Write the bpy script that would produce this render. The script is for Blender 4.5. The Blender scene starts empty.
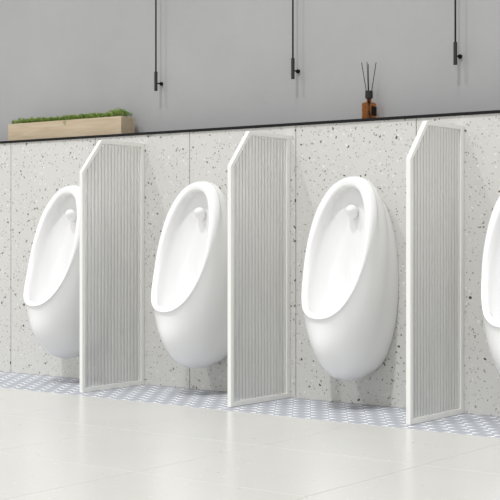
import bpy, bmesh, math, random
from mathutils import Vector, noise
random.seed(7)
C = bpy.context.scene.collection
PI = math.pi

# ------------------------------------------------------------------ helpers
def new_mesh(name, verts, faces, mat, parent=None, smooth=False, mids=None):
    me = bpy.data.meshes.new(name)
    me.from_pydata(verts, [], faces)
    mats = mat if isinstance(mat, (list, tuple)) else [mat]
    for m in mats: me.materials.append(m)
    if mids:
        for p, i in zip(me.polygons, mids): p.material_index = i
    if smooth:
        for p in me.polygons: p.use_smooth = True
    me.update()
    o = bpy.data.objects.new(name, me); C.objects.link(o)
    if parent: o.parent = parent
    return o

def bm_obj(name, bm, mat, parent=None, smooth=False):
    bmesh.ops.recalc_face_normals(bm, faces=bm.faces)
    me = bpy.data.meshes.new(name); bm.to_mesh(me); bm.free()
    me.materials.append(mat)
    if smooth:
        for p in me.polygons: p.use_smooth = True
    o = bpy.data.objects.new(name, me); C.objects.link(o)
    if parent: o.parent = parent
    return o

def add_box(bm, lo, hi, bevel=0.0, seg=2):
    x0, y0, z0 = lo; x1, y1, z1 = hi
    vs = [bm.verts.new(v) for v in [(x0,y0,z0),(x1,y0,z0),(x1,y1,z0),(x0,y1,z0),(x0,y0,z1),(x1,y0,z1),(x1,y1,z1),(x0,y1,z1)]]
    fs = [bm.faces.new([vs[i] for i in f]) for f in [(0,3,2,1),(4,5,6,7),(0,1,5,4),(1,2,6,5),(2,3,7,6),(3,0,4,7)]]
    if bevel > 0:
        es = list({e for f in fs for e in f.edges})
        bmesh.ops.bevel(bm, geom=es, offset=bevel, segments=seg, affect='EDGES', profile=0.5)

def add_tube(bm, p0, p1, r0, r1=None, n=16, cap=True):
    r1 = r0 if r1 is None else r1
    p0 = Vector(p0); p1 = Vector(p1); d = (p1-p0).normalized()
    a = d.orthogonal().normalized(); b = d.cross(a)
    A = [bm.verts.new(p0 + (a*math.cos(2*PI*i/n)+b*math.sin(2*PI*i/n))*r0) for i in range(n)]
    B = [bm.verts.new(p1 + (a*math.cos(2*PI*i/n)+b*math.sin(2*PI*i/n))*r1) for i in range(n)]
    for i in range(n):
        bm.faces.new((A[i], A[(i+1) % n], B[(i+1) % n], B[i]))
    if cap: bm.faces.new(A[::-1]); bm.faces.new(B)

def add_lathe(bm, prof, n=32, c=(0, 0, 0)):
    rings = []
    for r, z in prof:
        if r < 1e-6: rings.append([bm.verts.new((c[0], c[1], c[2]+z))])
        else: rings.append([bm.verts.new((c[0]+r*math.cos(2*PI*i/n), c[1]+r*math.sin(2*PI*i/n), c[2]+z)) for i in range(n)])
    for a, b in zip(rings, rings[1:]):
        for i in range(n):
            j = (i+1) % n
            if len(a) == 1 and len(b) == 1: continue
            if len(a) == 1: bm.faces.new((a[0], b[i], b[j]))
            elif len(b) == 1: bm.faces.new((a[i], a[j], b[0]))
            else: bm.faces.new((a[i], a[j], b[j], b[i]))

def thing(name, label, cat, loc, group=None):
    o = bpy.data.objects.new(name, None); C.objects.link(o)
    o.location = loc; o['label'] = label; o['category'] = cat
    o.empty_display_size = .1
    if group: o['group'] = group
    return o

def dup(root, loc, label):
    r = root.copy(); C.objects.link(r); r.location = loc; r['label'] = label
    for ch in list(root.children):
        c = ch.copy(); C.objects.link(c); c.parent = r
        for g in ch.children:
            d = g.copy(); C.objects.link(d); d.parent = c
    return r

# ------------------------------------------------------------------ materials
def mat(name):
    m = bpy.data.materials.new(name); m.use_nodes = True
    nt = m.node_tree; b = nt.nodes['Principled BSDF']
    return m, nt, b
def N(nt, t, **kw):
    n = nt.nodes.new(t)
    for k, v in kw.items():
        if k in n.inputs: n.inputs[k].default_value = v
        else: setattr(n, k, v)
    return n
def L(nt, a, b): nt.links.new(a, b)
def rgb(r, g, b): 
    f = lambda c: (c/255/12.92) if c/255 <= .04045 else ((c/255+.055)/1.055)**2.4
    return (f(r), f(g), f(b), 1)
def plain(name, col, rough=.5, spec=.5, metal=0, coat=0, var=.03, scale=12):
    m, nt, b = mat(name)
    tc = N(nt, 'ShaderNodeTexCoord'); no = N(nt, 'ShaderNodeTexNoise', Scale=scale, Detail=4.0)
    L(nt, tc.outputs['Object'], no.inputs['Vector'])
    mr = N(nt, 'ShaderNodeMapRange'); mr.inputs['To Min'].default_value = 1-var; mr.inputs['To Max'].default_value = 1+var
    L(nt, no.outputs['Fac'], mr.inputs['Value'])
    mx = N(nt, 'ShaderNodeVectorMath', operation='SCALE'); mx.inputs[0].default_value = col[:3]
    L(nt, mr.outputs[0], mx.inputs['Scale']); L(nt, mx.outputs[0], b.inputs['Base Color'])
    b.inputs['Roughness'].default_value = rough; b.inputs['Specular IOR Level'].default_value = spec
    b.inputs['Metallic'].default_value = metal; b.inputs['Coat Weight'].default_value = coat
    return m

def speck_layer(nt, vec, prev, scale, keep, r0, col_a, col_b):
    """round-ish chips: voronoi cells, only a random share of the cells carries a chip of random radius"""
    vo = N(nt, 'ShaderNodeTexVoronoi', Scale=scale); vo.inputs['Randomness'].default_value = .9
    L(nt, vec, vo.inputs['Vector'])
    sp = N(nt, 'ShaderNodeSeparateColor'); L(nt, vo.outputs['Color'], sp.inputs[0])
    rad = N(nt, 'ShaderNodeMapRange'); L(nt, sp.outputs[0], rad.inputs['Value'])
    rad.inputs['From Min'].default_value = 1-keep; rad.inputs['To Min'].default_value = 0; rad.inputs['To Max'].default_value = r0
    sub = N(nt, 'ShaderNodeMath', operation='SUBTRACT'); L(nt, rad.outputs[0], sub.inputs[0]); L(nt, vo.outputs['Distance'], sub.inputs[1])
    st = N(nt, 'ShaderNodeMapRange'); L(nt, sub.outputs[0], st.inputs['Value'])
    st.inputs['From Min'].default_value = 0; st.inputs['From Max'].default_value = .03
    mc = N(nt, 'ShaderNodeMix', data_type='RGBA'); L(nt, sp.outputs[1], mc.inputs['Factor'])
    mc.inputs['A'].default_value = col_a; mc.inputs['B'].default_value = col_b
    mx = N(nt, 'ShaderNodeMix', data_type='RGBA'); L(nt, st.outputs[0], mx.inputs['Factor'])
    mix_in = [i for i in mx.inputs if i.type == 'RGBA']
    mca = [i for i in mc.inputs if i.type == 'RGBA']; mca[0].default_value = col_a; mca[1].default_value = col_b
    if isinstance(prev, tuple): mix_in[0].default_value = prev
    else: L(nt, prev, mix_in[0])
    L(nt, [o for o in mc.outputs if o.type == 'RGBA'][0], mix_in[1])
    return [o for o in mx.outputs if o.type == 'RGBA'][0]

def terrazzo_mat():
    m, nt, b = mat('terrazzo')
    tc = N(nt, 'ShaderNodeTexCoord')
    no = N(nt, 'ShaderNodeTexNoise', Scale=60.0, Detail=2.0); L(nt, tc.outputs['Object'], no.inputs['Vector'])
    sub = N(nt, 'ShaderNodeVectorMath', operation='SUBTRACT'); L(nt, no.outputs['Color'], sub.inputs[0]); sub.inputs[1].default_value = (.5,.5,.5)
    sc = N(nt, 'ShaderNodeVectorMath', operation='SCALE'); L(nt, sub.outputs[0], sc.inputs[0]); sc.inputs['Scale'].default_value = .022
    ad = N(nt, 'ShaderNodeVectorMath', operation='ADD'); L(nt, tc.outputs['Object'], ad.inputs[0]); L(nt, sc.outputs[0], ad.inputs[1])
    n2 = N(nt, 'ShaderNodeTexNoise', Scale=2.5, Detail=5.0); L(nt, tc.outputs['Object'], n2.inputs['Vector'])
    base = N(nt, 'ShaderNodeMix', data_type='RGBA')
    ci = [i for i in base.inputs if i.type == 'RGBA']; ci[0].default_value = TZ_A; ci[1].default_value = TZ_B
    L(nt, n2.outputs['Fac'], base.inputs[0])
    c = [o for o in base.outputs if o.type == 'RGBA'][0]
    c = speck_layer(nt, ad.outputs[0], c, 75, .65, .45, rgb(229,228,225), rgb(170,168,162))
    c = speck_layer(nt, ad.outputs[0], c, 95, .36, .42, rgb(132,129,122), rgb(168,165,158))
    c = speck_layer(nt, ad.outputs[0], c, 48, .30, .34, rgb(100,96,90), rgb(146,140,130))
    c = speck_layer(nt, ad.outputs[0], c, 29, .17, .25, rgb(66,63,60), rgb(112,105,96))
    L(nt, c, b.inputs['Base Color']); b.inputs['Roughness'].default_value = .45; b.inputs['Specular IOR Level'].default_value = .3
    return m
TZ_A = rgb(202,201,197); TZ_B = rgb(211,210,206)

def concrete_mat():
    m, nt, b = mat('grey_plaster')
    tc = N(nt, 'ShaderNodeTexCoord')
    n1 = N(nt, 'ShaderNodeTexNoise', Scale=1.6, Detail=8.0, Roughness=.6); L(nt, tc.outputs['Object'], n1.inputs['Vector'])
    r = N(nt, 'ShaderNodeValToRGB'); L(nt, n1.outputs['Fac'], r.inputs[0])
    r.color_ramp.elements[0].position = .3; r.color_ramp.elements[1].position = .7
    r.color_ramp.elements[0].color = rgb(160,160,161); r.color_ramp.elements[1].color = rgb(168,168,168)
    L(nt, r.outputs[0], b.inputs['Base Color']); b.inputs['Roughness'].default_value = .8; b.inputs['Specular IOR Level'].default_value = .2
    n3 = N(nt, 'ShaderNodeTexNoise', Scale=40.0, Detail=4.0); L(nt, tc.outputs['Object'], n3.inputs['Vector'])
    bp = N(nt, 'ShaderNodeBump', Strength=.06, Distance=.01); L(nt, n3.outputs['Fac'], bp.inputs['Height']); L(nt, bp.outputs[0], b.inputs['Normal'])
    return m

def floor_mat():
    m, nt, b = mat('cream_floor_tile')
    tc = N(nt, 'ShaderNodeTexCoord')
    n1 = N(nt, 'ShaderNodeTexNoise', Scale=3.0, Detail=6.0); L(nt, tc.outputs['Object'], n1.inputs['Vector'])
    base = N(nt, 'ShaderNodeMix', data_type='RGBA')
    ci = [i for i in base.inputs if i.type == 'RGBA']; ci[0].default_value = rgb(204,203,198); ci[1].default_value = rgb(211,210,205)
    L(nt, n1.outputs['Fac'], base.inputs[0]); c = [o for o in base.outputs if o.type == 'RGBA'][0]
    c = speck_layer(nt, tc.outputs['Object'], c, 60, .35, .33, rgb(192,190,184), rgb(228,227,223))
    c = speck_layer(nt, tc.outputs['Object'], c, 33, .14, .22, rgb(172,168,160), rgb(196,193,187))
    L(nt, c, b.inputs['Base Color']); b.inputs['Roughness'].default_value = .22; b.inputs['Specular IOR Level'].default_value = .32
    return m

def glass_mat(name, c0, c1, share, base, trans):
    m, nt, b = mat(name)
    b.inputs['Base Color'].default_value = (base, base, base*.99, 1); b.inputs['Roughness'].default_value = .28
    b.inputs['IOR'].default_value = 1.45; b.inputs['Transmission Weight'].default_value = trans
    lw = N(nt, 'ShaderNodeLayerWeight', Blend=.5)
    r = N(nt, 'ShaderNodeValToRGB'); L(nt, lw.outputs['Facing'], r.inputs[0])      # longer way through the glass at the flanks of a rib
    r.color_ramp.elements[0].position = .25; r.color_ramp.elements[0].color = (c0, c0, c0*.99, 1)
    r.color_ramp.elements[1].position = .85; r.color_ramp.elements[1].color = (c1, c1, c1*.99, 1)
    tr = N(nt, 'ShaderNodeBsdfTransparent'); L(nt, r.outputs[0], tr.inputs[0])
    mx = N(nt, 'ShaderNodeMixShader'); mx.inputs[0].default_value = share
    L(nt, tr.outputs[0], mx.inputs[1]); L(nt, b.outputs[0], mx.inputs[2])
    L(nt, mx.outputs[0], nt.nodes['Material Output'].inputs['Surface'])
    return m

def wood_mat():
    m, nt, b = mat('pale_wood')
    tc = N(nt, 'ShaderNodeTexCoord'); mp = N(nt, 'ShaderNodeMapping'); mp.inputs['Scale'].default_value = (1.2, 14, 14)
    L(nt, tc.outputs['Object'], mp.inputs['Vector'])
    n1 = N(nt, 'ShaderNodeTexNoise', Scale=4.0, Detail=6.0, Distortion=.6); L(nt, mp.outputs[0], n1.inputs['Vector'])
    r = N(nt, 'ShaderNodeValToRGB'); L(nt, n1.outputs['Fac'], r.inputs[0])
    r.color_ramp.elements[0].position = .3; r.color_ramp.elements[1].position = .72
    r.color_ramp.elements[0].color = rgb(178,160,134); r.color_ramp.elements[1].color = rgb(196,179,153)
    L(nt, r.outputs[0], b.inputs['Base Color']); b.inputs['Roughness'].default_value = .6
    return m

def leaf_mat():
    m, nt, b = mat('sprout_green')
    tc = N(nt, 'ShaderNodeTexCoord'); n1 = N(nt, 'ShaderNodeTexNoise', Scale=45.0, Detail=3.0); L(nt, tc.outputs['Object'], n1.inputs['Vector'])
    r = N(nt, 'ShaderNodeValToRGB'); L(nt, n1.outputs['Fac'], r.inputs[0])
    r.color_ramp.elements[0].position = .35; r.color_ramp.elements[1].position = .68
    r.color_ramp.elements[0].color = rgb(106,134,56); r.color_ramp.elements[1].color = rgb(168,190,100)
    L(nt, r.outputs[0], b.inputs['Base Color']); b.inputs['Roughness'].default_value = .6
    b.inputs['Subsurface Weight'].default_value = .0
    return m

def amber_mat():
    m, nt, b = mat('amber_glass')
    b.inputs['Base Color'].default_value = (.90,.66,.42,1); b.inputs['Roughness'].default_value = .03; b.inputs['IOR'].default_value = 1.3
    b.inputs['Transmission Weight'].default_value = 1
    tr = N(nt, 'ShaderNodeBsdfTransparent'); tr.inputs[0].default_value = (.84,.60,.40,1)
    mx = N(nt, 'ShaderNodeMixShader'); mx.inputs[0].default_value = .45
    L(nt, tr.outputs[0], mx.inputs[1]); L(nt, b.outputs[0], mx.inputs[2])
    L(nt, mx.outputs[0], nt.nodes['Material Output'].inputs['Surface'])
    return m

M_TZ = terrazzo_mat(); M_CON = concrete_mat(); M_FL = floor_mat(); M_GL = glass_mat('reeded_glass', .98, .78, .54, .93, .62); M_GV = glass_mat('dark_groove_glass', .50, .38, .55, .56, .45); M_WD = wood_mat(); M_LF = leaf_mat(); M_AM = amber_mat()
M_CER = plain('white_ceramic', rgb(240,240,240), .12, .5, coat=.3, var=.003)
M_FR = plain('white_frame_paint', rgb(236,236,232), .3, .5, var=.005)
M_BLK = plain('matt_black_metal', rgb(42,42,41), .4, .5, metal=.2)
M_BLK2 = plain('black_knob_metal', rgb(14,14,14), .6, .2)
M_LEDGE = plain('black_stone_ledge', rgb(24,23,24), .6, .2)
M_GROUT = plain('grey_grout', rgb(150,150,146), .9, .1)
M_GROUT2 = plain('pale_grout', rgb(188,187,182), .8, .2)
M_GREYHEX = plain('blue_grey_mosaic', rgb(169,172,178), .6, .12, var=.05, scale=30)
M_WHITEHEX = plain('white_mosaic', rgb(246,247,248), .5, .2, var=.02)
M_MGROUT = plain('mosaic_grout', rgb(205,207,210), .7, .2)
M_SOIL = plain('dark_soil', rgb(70,58,42), .95, .1)
M_REED = plain('black_reed', rgb(20,19,19), .8, .1)
M_CAP = plain('black_cap', rgb(30,31,31), .4, .4)

# ------------------------------------------------------------------ layout numbers
H = 1.25            # underside of the ledge
UPY = .17           # plane of the upper wall
DX0, DS, DD = -4.4516, .8936, .4432      # first divider, spacing, depth
JX0, JS = -5.4167, .6329                 # panel joints
MZ = .5321                               # mosaic strip depth
XL, XR = -9.5, 2.5

# ------------------------------------------------------------------ setting
def struct(o): o['kind'] = 'structure'; return o
bm = bmesh.new()
g = .0016
for k in range(-6, 12):
    a = JX0 + k*JS; b_ = a + JS
    add_box(bm, (a+g, 0, 0), (b_-g, .03, H), .0012, 1)
panel_bm = bm
o = bm_obj('wall_lower', panel_bm, M_TZ); struct(o)
bm = bmesh.new(); add_box(bm, (XL, .0302, 0), (XR, UPY-.0005, H-.0005)); core = bm_obj('wall_core', bm, M_GROUT); struct(core)
core.parent = o
# upper wall, two plaster fields with a fine joint between them
jx = -5.83
bm = bmesh.new()
add_box(bm, (XL, UPY, 0), (jx-.002, UPY+.12, 2.9), .001, 1)
add_box(bm, (jx+.002, UPY, 0), (XR, UPY+.12, 2.9), .001, 1)
add_box(bm, (jx-.01, UPY+.006, 0), (jx+.01, UPY+.11, 2.9))
struct(bm_obj('wall_back', bm, M_CON))

# floor: large square tiles on a grout bed
bm = bmesh.new()
T = .658; gx = -2.168; gy = -.5440; w = .0014
bed = bmesh.new(); add_box(bed, (XL, -9, -.05), (XR, UPY, -.004))
for i in range(-11, 8):
    for j in range(0, 13):
        x0 = gx + i*T; y1 = gy - j*T
        top = y1 - w
        if j == 0: top = -MZ - .0012
        add_box(bm, (x0+w, y1-T+w, -.02), (x0+T-w, top, 0), .0008, 1)
fl = bm_obj('floor', bm, M_FL); struct(fl)
bo = bm_obj('floor_bed', bed, M_GROUT2); bo.parent = fl; struct(bo)

# hexagon mosaic strip along the wall
verts = []; faces = []
p = .077; SX = 1.2; rr = p/math.sqrt(3); gap = .0016; cut = .35
def clampy(y): return min(max(y, -MZ+.002), -.0005)
rows = int(MZ/(p*.866))+2
for r_ in range(rows):
    cy = -.020 - r_*p*.866
    for c_ in range(-56, 30):
        cx = -3.1 + (c_ + .5*(r_ % 2))*p*SX
        if not (-7.5 < cx < -.8): continue
        R_ = rr - gap; cor = [(cx + SX*R_*math.cos(PI/6+k*PI/3), cy + R_*math.sin(PI/6+k*PI/3)) for k in range(6)]
        pts = []
        for k in range(6):       # tile corners are cut off, leaving white triangles between the tiles
            a = cor[k]; pr = cor[k-1]; nx_ = cor[(k+1) % 6]
            pts.append((a[0]+(pr[0]-a[0])*cut, clampy(a[1]+(pr[1]-a[1])*cut)))
            pts.append((a[0]+(nx_[0]-a[0])*cut, clampy(a[1]+(nx_[1]-a[1])*cut)))
        if max(q[1] for q in pts)-min(q[1] for q in pts) < .004: continue
        nn = len(verts)
        for (x, y) in pts: verts.append((x, y, 0))
        for (x, y) in pts: verts.append((x, y, -.002))
        faces.append(tuple(nn+k for k in range(12)))
        for k in range(12): faces.append((nn+k, nn+12+k, nn+12+(k+1) % 12, nn+(k+1) % 12))
mo = new_mesh('mosaic_strip', verts, faces, M_GREYHEX)
mo.name = 'floor_mosaic'; struct(mo)
bm = bmesh.new(); add_box(bm, (-7.6, -MZ, -.0039), (-.7, -.0002, -.0004)); gb = bm_obj('mosaic_inlay', bm, M_WHITEHEX, mo); struct(gb)

# black ledge on top of the terrazzo wall
bm = bmesh.new(); add_box(bm, (XL, -.008, H), (XR, UPY-.0005, H+.012), .0015, 2)
ledge = bm_obj('wall_ledge', bm, M_LEDGE)
ledge['label'] = 'long thin black ledge capping the speckled terrazzo half wall'; ledge['category'] = 'ledge'

# ------------------------------------------------------------------ urinal
def rim_w(z):      # half width of the opening's outer edge
    pts = [(.397,0),(.3995,.028),(.407,.053),(.424,.079),(.45,.101),(.50,.123),(.56,.138),(.64,.149),(.72,.151),(.80,.144),(.86,.131),(.91,.110),(.945,.087),(.965,.064),(.978,.040),(.983,.020),(.984,0)]
    return pts
# the opening as a closed loop of (x, z) resampled by angle
def loop_from(half, n=96):
    pts = [(w, z) for z, w in half] + [(-w, z) for z, w in half[::-1][1:-1]]
    # arc-length resample with smooth interpolation
    m = len(pts); dense = []
    for i in range(m):
        p0, p1, p2, p3 = pts[i-1], pts[i], pts[(i+1) % m], pts[(i+2) % m]
        for k in range(12):
            t = k/12
            dense.append(tuple(.5*((2*p1[c])+(-p0[c]+p2[c])*t+(2*p0[c]-5*p1[c]+4*p2[c]-p3[c])*t*t+(-p0[c]+3*p1[c]-3*p2[c]+p3[c])*t**3) for c in (0, 1)))
    d = [0]
    for i in range(len(dense)):
        a = dense[i]; b = dense[(i+1) % len(dense)]
        d.append(d[-1]+math.hypot(a[0]-b[0], a[1]-b[1]))
    out = []; j = 0
    for i in range(n):
        s = d[-1]*i/n
        while d[j+1] < s: j += 1
        t = (s-d[j])/(d[j+1]-d[j]+1e-12); a = dense[j]; b = dense[(j+1) % len(dense)]
        out.append((a[0]+(b[0]-a[0])*t, a[1]+(b[1]-a[1])*t))
    return out
RIM = loop_from(rim_w(0))
def lerp_tab(tab, z):
    if z <= tab[0][0]: return tab[0][1]
    for (a, b), (c, d) in zip(tab, tab[1:]):
        if z <= c: return b + (d-b)*(z-a)/(c-a)
    return tab[-1][1]
def smooth_tab(tab, z, h=.03):
    return sum(lerp_tab(tab, z+h*k) for k in (-1, -.5, 0, .5, 1))/5
YR = [(.36,-.420),(.397,-.398),(.45,-.362),(.50,-.332),(.56,-.303),(.64,-.273),(.72,-.247),(.80,-.222),(.88,-.196),(.95,-.170),(1.0,-.152)]

def ring(z_lo, z_hi, w, y_lo, y_hi, yexp=1.0, e=2.0, zmid=.5, n=96):
    """oval of the body at some way from the rim to the wall, same parametrisation as RIM"""
    out = []
    for (x, z) in RIM:
        # direction by normalised position on the rim
        tz = (z-.397)/(.977-.397); zz = tz*2-1
        ang = math.atan2(zz, x/.154)
        c = math.cos(ang); s = math.sin(ang)
        cz = z_lo + (z_hi-z_lo)*zmid
        hh = (z_hi-cz) if s > 0 else (cz-z_lo)
        X = w*abs(c)**(2/e)*(1 if c > 0 else -1); Z = cz + hh*abs(s)**(2/e)*(1 if s > 0 else -1)
        t = (Z-z_lo)/(z_hi-z_lo)
        Y = y_lo + (y_hi-y_lo)*(t**yexp)
        out.append(Vector((X, Y, Z)))
    return out

n = len(RIM)
rim_outer = [Vector((x, smooth_tab(YR, z), z)) for x, z in RIM]
def shrink(f, back, zc=.66, fz=None):
    fz = f if fz is None else fz
    out = []
    for x, z in RIM:
        Z = zc+(z-zc)*fz
        out.append(Vector((x*f, smooth_tab(YR, z) + back, Z)))
    return out
# rounding of the edge: thin at the lip, broad at the crown
def tw(z):
    t = min(1, max(0, (z-.48)/.45)); return t*t*(3-2*t)
def out_ring(dx, dx_top, back, back_top):
    out = []
    for i, (x, z) in enumerate(RIM):
        a = RIM[i-1]; b = RIM[(i+1) % n]
        tx, tz = b[0]-a[0], b[1]-a[1]; l = math.hypot(tx, tz); nx, nz = tz/l, -tx/l
        if (x*nx + (z-.68)*nz) < 0: nx, nz = -nx, -nz
        k = tw(z); d = dx+(dx_top-dx)*k
        out.append(Vector((x+nx*d, smooth_tab(YR, z)+back+(back_top-back)*k, z+nz*d)))
    return out
key_out = [rim_outer, out_ring(.003, .011, .003, .014), out_ring(.005, .018, .010, .040)]
# wide rounded shoulder, then bulge, then wall
def mixr(a, b, t): return [p_.lerp(q_, t) for p_, q_ in zip(a, b)]
B1 = ring(.262, 1.003, .168, -.372, -.112, .64, 2.25)
B2 = ring(.158, .998, .173, -.280, -.070, .75, 2.2)
B3 = ring(.120, .980, .168, -.170, -.035, 1.0, 2.1)
B4 = ring(.130, .955, .164, -.060, -.012, 1.0, 2.1)
B5 = ring(.142, .945, .158, -.0003, -.0003, 1.0, 2.1)
key_out += [B1, B2, B3, B4, B5]
def catmull_rings(keys, sub):
    res = []
    for i in range(len(keys)-1):
        k0 = keys[max(i-1, 0)]; k1 = keys[i]; k2 = keys[i+1]; k3 = keys[min(i+2, len(keys)-1)]
        for s in range(sub):
            t = s/sub; r = []
            for a, b, c, d in zip(k0, k1, k2, k3):
                # centripetal-like damping: limit tangents by local segment length
                l = (c-b).length
                m1 = (c-a); m2 = (d-b)
                la = (b-a).length + l; lb = (d-c).length + l
                m1 = m1*(l/la) if la > 1e-9 else m1; m2 = m2*(l/lb) if lb > 1e-9 else m2
                h00 = 2*t**3-3*t*t+1; h10 = t**3-2*t*t+t; h01 = -2*t**3+3*t*t; h11 = t**3-t*t
                r.append(b*h00+m1*h10+c*h01+m2*h11)
            res.append(r)
    res.append(keys[-1]); return res
def inner_ring(f, zlo, zhi, ylo, yhi, yexp=1.0):
    out = []
    for x, z in RIM:
        t = (z-.397)/(.977-.397)
        Z = zlo+(zhi-zlo)*t
        out.append(Vector((x*f, ylo+(yhi-ylo)*(t**yexp), Z)))
    return out
key_in = [rim_outer,
          out_ring(-.0025, -.010, .0005, .000), out_ring(-.005, -.022, .003, .002), out_ring(-.009, -.029, .007, .009),
          out_ring(-.018, -.033, .019, .030),
          inner_ring(.80, .352, .938, -.345, -.108, .74),
          inner_ring(.66, .345, .905, -.272, -.103, .74),
          inner_ring(.42, .400, .840, -.190, -.103, .8),
          inner_ring(.20, .470, .740, -.118, -.103, .9),
          inner_ring(.05, .570, .620, -.106, -.103, 1)]
outer = catmull_rings(key_out, 5); inner = catmull_rings(key_in, 5)
rings = inner[::-1][:-1] + outer
V = [tuple(v) for r in rings for v in r]; F = []
for i in range(len(rings)-1):
    for j in range(n):
        k = (j+1) % n
        F.append((i*n+j, i*n+k, (i+1)*n+k, (i+1)*n+j))
F.append(tuple(range(n))[::-1]); F.append(tuple((len(rings)-1)*n+j for j in range(n)))
UX = [-3.129 + (i-2)*.850 for i in range(4)]
ulabels = ['white ceramic urinal furthest left, half hidden by the leftmost ribbed divider',
           'white ceramic urinal between the leftmost and the middle ribbed glass dividers',
           'white ceramic urinal seen whole, between the middle and right dividers, under the reed diffuser',
           'white ceramic urinal cut off by the right edge of the photo']
ur = thing('urinal', ulabels[0], 'urinal', (UX[0], 0, 0), 'row of white wall-hung urinals')
bowl = new_mesh('bowl', V, F, M_CER, ur, smooth=True)
bmx = bmesh.new(); bmx.from_mesh(bowl.data); bmesh.ops.remove_doubles(bmx, verts=bmx.verts, dist=1e-6); bmesh.ops.recalc_face_normals(bmx, faces=bmx.faces); bmx.to_mesh(bowl.data); bmx.free()
for q in bowl.data.polygons: q.use_smooth = True
# spray head: rounded dome with a tapering lower body
bm = bmesh.new()
bmesh.ops.create_uvsphere(bm, u_segments=28, v_segments=18, radius=1)
for v in bm.verts:
    x, y, z = v.co
    taper = 1 - .15*max(0, -z)
    v.co = Vector((x*.024*taper, y*.032, z*(.023 if z > 0 else .040)))
    v.co += Vector((0, -.130 + (.012*(-z) if z < 0 else 0), .856))
bm_obj('spray_head', bm, M_CER, ur, smooth=True)
for i in (1, 2, 3): dup(ur, (UX[i], 0, 0), ulabels[i])

# ------------------------------------------------------------------ ribbed glass dividers
TH = .020; ZT = 1.2057; ZA = 1.0483; CH = .1324
def divider_outline(ins_f, ins_b, ins_t, ins_bot, z0=.001):
    """y,z outline inset per side, chamfered at the upper front"""
    a = Vector((-DD, ZA)); b = Vector((-DD+CH, ZT)); d = (b-a).normalized(); nrm = Vector((d.y, -d.x))
    off = ins_t
    p_ = a + nrm*off
    # chamfer line: p_ + s d
    yf = -DD+ins_f; s = (yf-p_.x)/d.x; A = (yf, p_.y+d.y*s)
    zt = ZT-ins_t; s = (zt-p_.y)/d.y; B = (p_.x+d.x*s, zt)
    yb = -.0008-ins_b
    return [(yf, z0+ins_bot), A, B, (yb, zt), (yb, z0+ins_bot)]
def make_divider(label):
    t = thing('privacy_divider', label, 'divider', (DX0, 0, 0), 'ribbed glass dividers between the urinals')
    O = divider_outline(0, 0, 0, 0); I = divider_outline(.020, .026, .0175, .022)
    vs = []; 
    for sx in (-TH/2, TH/2):
        for q in O: vs.append((sx, q[0], q[1]))
        for q in I: vs.append((sx, q[0], q[1]))
    fs = []
    for k in range(5):
        l = (k+1) % 5
        fs += [(k, l, 5+l, 5+k), (10+k, 15+k, 15+l, 10+l), (k, 10+k, 10+l, l), (5+k, 5+l, 15+l, 15+k)]
    bm = bmesh.new(); bv = [bm.verts.new(v) for v in vs]
    for f in fs: bm.faces.new([bv[i] for i in f])
    bmesh.ops.recalc_face_normals(bm, faces=bm.faces)
    bmesh.ops.bevel(bm, geom=[e for e in bm.edges if e.calc_face_angle(0) > .3 or True], offset=.0012, segments=2, affect='EDGES', clamp_overlap=True)
    bm_obj('frame', bm, M_FR, t)
    # reeded pane: columns with scalloped faces
    G = divider_outline(.0195, .0255, .017, .0215)
    y0, y1 = G[0][0], G[3][0]; zb = G[0][1]; zt = G[2][1]
    A = G[1]; B = G[2]
    def top(y): return zt if y >= B[0] else A[1]+(zt-A[1])*(y-A[0])/(B[0]-A[0])
    NR = 17; SUBS = 10; cols = NR*SUBS
    vs = []; fs = []
    for c in range(cols+1):
        y = y0+(y1-y0)*c/cols; ph = (c % SUBS)/SUBS
        bulge = math.sqrt(max(0, 1-(2*ph-1)**2*.92))
        xa = .0012 + .0042*bulge; xb = -.003
        for x in (xa, xb): vs += [(x, y, zb), (x, y, top(y))]
    for c in range(cols):
        a = c*4; b = a+4
        fs += [(a, b, b+1, a+1), (a+2, a+3, b+3, b+2), (a+1, b+1, b+3, a+3), (a, a+2, b+2, b)]
    fs += [(0, 1, 3, 2), (cols*4, cols*4+2, cols*4+3, cols*4+1)]
    gm = []
    for c in range(cols):                    # narrow grooves between the reeds are tinted grey to imitate dark refraction lines
        q = 1 if (c % SUBS) in (0, SUBS-1) else 0
        gm += [q, 0, q, q]
    gm += [0, 0]
    gl = new_mesh('glass_pane', vs, fs, [M_GL, M_GV], t, mids=gm)
    gl['label'] = 'vertically ribbed translucent glass pane'
    return t
dv = make_divider('white framed ribbed glass divider on the left, below the wooden planter')
dup(dv, (DX0+DS, 0, 0), 'white framed ribbed glass divider in the middle of the three')
dup(dv, (DX0+2*DS, 0, 0), 'white framed ribbed glass divider on the right, beside the urinal cut off by the frame')

# ------------------------------------------------------------------ wall rods
RY = UPY-.046
def make_rod(x, zb, label):
    t = thing('wall_rod', label, 'rod', (x, RY, zb), 'black rods on the grey upper wall')
    bm = bmesh.new(); add_tube(bm, (0, 0, .085), (0, 0, 2.9-zb), .0042, n=16); bm_obj('rod', bm, M_BLK, t, True)
    bm = bmesh.new(); add_lathe(bm, [(0, 0), (.0075, 0), (.0085, .001), (.0085, .097), (.0075, .098), (0, .098)], 24); bm_obj('end_sleeve', bm, M_BLK, t)
    bm = bmesh.new(); add_tube(bm, (0, .006, .040), (0, .042, .040), .0035, n=16); 
    add_tube(bm, (0, .037, .040), (0, .0458, .040), .0095, .0095, n=24); bm_obj('wall_mount', bm, M_BLK2, t)
    return t
rd = make_rod(-4.477, 1.482, 'thin black vertical rod at the left, above the leftmost divider')
for x, lb in [(-3.622, 'thin black vertical rod in the middle, left of the reed diffuser'),
              (-2.763, 'thin black vertical rod at the right, right of the reed diffuser')]:
    dup(rd, (x, RY, 1.482), lb)

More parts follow.
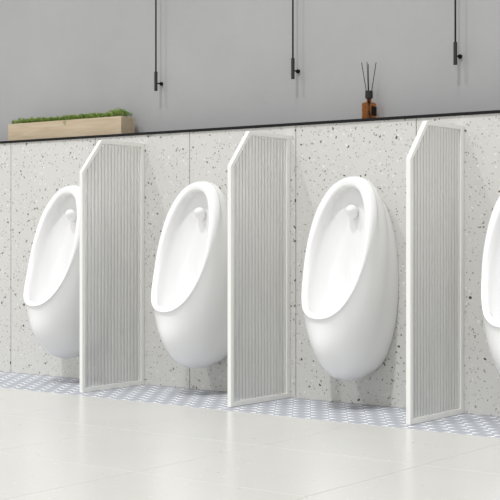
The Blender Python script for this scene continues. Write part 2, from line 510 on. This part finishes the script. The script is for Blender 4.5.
# ------------------------------------------------------------------ planter with sprouts
PX0, PX1, PY0, PY1 = -5.4716, -4.6300, .030, .132
PZ = H+.0121; PH = .094
t = thing('planter', 'long pale wooden planter box of low green sprouts on the black ledge', 'planter', ((PX0+PX1)/2, (PY0+PY1)/2, PZ))
hx = (PX1-PX0)/2; hy = (PY1-PY0)/2; tk = .008
bm = bmesh.new()
add_box(bm, (-hx, -hy, 0), (hx, -hy+tk, PH), .001, 1)
add_box(bm, (-hx, hy-tk, 0), (hx, hy, PH), .001, 1)
add_box(bm, (-hx, -hy+tk+.0002, 0), (-hx+tk, hy-tk-.0002, PH), .001, 1)
add_box(bm, (hx-tk, -hy+tk+.0002, 0), (hx, hy-tk-.0002, PH), .001, 1)
add_box(bm, (-hx+tk, -hy+tk, .002), (hx-tk, hy-tk, .010))
bm_obj('wooden_box', bm, M_WD, t)
bm = bmesh.new(); add_box(bm, (-hx+tk+.0005, -hy+tk+.0005, .0102), (hx-tk-.0005, hy-tk-.0005, PH-.010)); bm_obj('soil', bm, M_SOIL, t)
vs = []; fs = []
def leaf(c, d, up, ln, wd):
    s = d.cross(up).normalized(); nn = len(vs)
    a = c; tip = c + d*ln; m = c + d*ln*.5 + up*ln*.12
    for v in (a, m - s*wd, tip, m + s*wd): vs.append(tuple(v))
    fs.append((nn, nn+1, nn+2, nn+3))
for k in range(1500):
    x = random.uniform(-hx+.006, hx-.006); y = random.uniform(-hy+.006, hy-.006)
    u = (x+hx)/(2*hx)
    h = .017 + .015*noise.noise(Vector((x*16, y*16, 3))) + .012*max(0, noise.noise(Vector((x*34, 5, y*20)))) + .006*random.random()
    h += .004*u + .009*math.exp(-((u-.93)/.06)**2)
    h = max(.003, h)
    base = Vector((x, y, PH-.010)); topv = Vector((x+random.uniform(-.004, .004), y+random.uniform(-.004, .004), PH+h))
    # stalk
    nn = len(vs); s = Vector((.0006, 0, 0)); s2 = Vector((0, .0006, 0))
    for v in (base-s, base+s, base+s2, topv-s, topv+s, topv+s2): vs.append(tuple(v))
    fs += [(nn, nn+1, nn+4, nn+3), (nn+1, nn+2, nn+5, nn+4), (nn+2, nn, nn+3, nn+5)]
    for q in range(6):
        an = random.uniform(0, 2*PI); el = random.uniform(-.2, .9)
        d = Vector((math.cos(an)*math.cos(el), math.sin(an)*math.cos(el), math.sin(el)))
        leaf(topv - Vector((0, 0, random.random()*h*.8)), d, Vector((0, 0, 1)), random.uniform(.005, .010), random.uniform(.002, .0035))
# a few sprigs hanging over the front edge
for k in range(12):
    x = .013 + random.gauss(0, .007)
    c = Vector((x, -hy-.0015, PH - random.uniform(0, .022)))
    d = Vector((random.uniform(-.5, .5), -.15, -1)).normalized()
    if c.z > PH-.018: leaf(c, d, Vector((0, -1, .2)).normalized(), .007, .0025)
sp = new_mesh('sprouts', vs, fs, M_LF, t); sp['kind'] = 'stuff'

# ------------------------------------------------------------------ reed diffuser bottle
BX = -3.1985; BY = .120; BZ = H+.0121
t = thing('reed_diffuser', 'small square amber glass reed diffuser with black collar and dark reeds on the ledge', 'diffuser', (BX, BY, BZ))
def rsq(r, z, k=10, rc=.25):
    """rounded square ring"""
    out = []
    for q in range(4*k):
        a = 2*PI*q/(4*k); c = math.cos(a); s_ = math.sin(a); e = 2/5.5
        out.append((r*abs(c)**e*(1 if c >= 0 else -1), r*abs(s_)**e*(1 if s_ >= 0 else -1), z))
    return out
def circ(r, z, k=10):
    return [(r*math.cos(2*PI*q/(4*k)), r*math.sin(2*PI*q/(4*k)), z) for q in range(4*k)]
seq = [rsq(.0225, 0), rsq(.0258, .0015), rsq(.0265, .004), rsq(.0265, .074), rsq(.0255, .079), rsq(.021, .0825), circ(.0135, .084), circ(.0115, .087), circ(.0115, .110),
       circ(.0095, .110), circ(.0095, .085), circ(.013, .0815), rsq(.0205, .079), rsq(.0235, .074), rsq(.0235, .006), rsq(.020, .004)]
vs = [v for r in seq for v in r]; K = 40; fs = []
for i in range(len(seq)-1):
    for j in range(K): fs.append((i*K+j, i*K+(j+1) % K, (i+1)*K+(j+1) % K, (i+1)*K+j))
fs.append(tuple(range(K))[::-1]); fs.append(tuple((len(seq)-1)*K+j for j in range(K)))
new_mesh('bottle', vs, fs, M_AM, t)
bm = bmesh.new(); add_box(bm, (.0266, -.0215, .022), (.0270, .0215, .064)); bm_obj('label_sticker', bm, M_BLK2, t)['label'] = 'plain black label'
bm = bmesh.new()
add_lathe(bm, [(.0122, .102), (.0165, .102), (.0172, .103), (.0172, .135), (.0165, .136), (.0075, .136), (.0075, .126), (.0122, .126), (.0122, .102)], 36)
bm_obj('collar', bm, M_CAP, t)
def reed(tx, ty, tz, bx, by):
    bm = bmesh.new(); add_tube(bm, (bx, by, .010), (tx, ty, tz), .0016, n=10); bm_obj('reed', bm, M_REED, t, True)
reed(-.033, -.010, .265, .008, .003)
reed(-.013, .004, .267, .003, -.002)
reed(.000, -.006, .256, .000, .004)
reed(.034, .006, .262, -.007, -.003)

# ------------------------------------------------------------------ light
w = bpy.data.worlds.new('World'); bpy.context.scene.world = w; w.use_nodes = True
bg = w.node_tree.nodes['Background']; bg.inputs[0].default_value = (1, 1, .995, 1); bg.inputs[1].default_value = .69
def sun(name, a, e, ang, b=1.62):  # parallel suns stand in for the room's unseen ceiling lights
    l = bpy.data.lights.new(name, 'SUN'); l.energy = e; l.angle = math.radians(ang)
    o = bpy.data.objects.new(name, l); C.objects.link(o); o.location = (-3, -3, 4)
    o.rotation_euler = Vector((a, 1, -b)).to_track_quat('-Z', 'Y').to_euler()
sun('ceiling_sun_left', -.16, .95, 1.6)
sun('ceiling_sun_above', -.25, .33, 6, 3.6)
sun('ceiling_sun_right', .62, .55, 1.6)

# ------------------------------------------------------------------ camera
cam = bpy.data.cameras.new('Camera'); co = bpy.data.objects.new('Camera', cam); C.objects.link(co)
co.location = (0, -4.9822, .7453); co.rotation_euler = (PI/2, 0, .6498)
cam.sensor_width = 36; cam.lens = 36*1329.85/500
cam.shift_x = (250-249.18)/500; cam.shift_y = -(250-235.57)/500
cam.clip_start = .05; cam.clip_end = 100
sc = bpy.context.scene; sc.camera = co
sc.view_settings.view_transform = 'Standard'; sc.view_settings.look = 'None'
sc.view_settings.exposure = 0.28; sc.view_settings.gamma = 1; sc.view_settings.use_curve_mapping = False
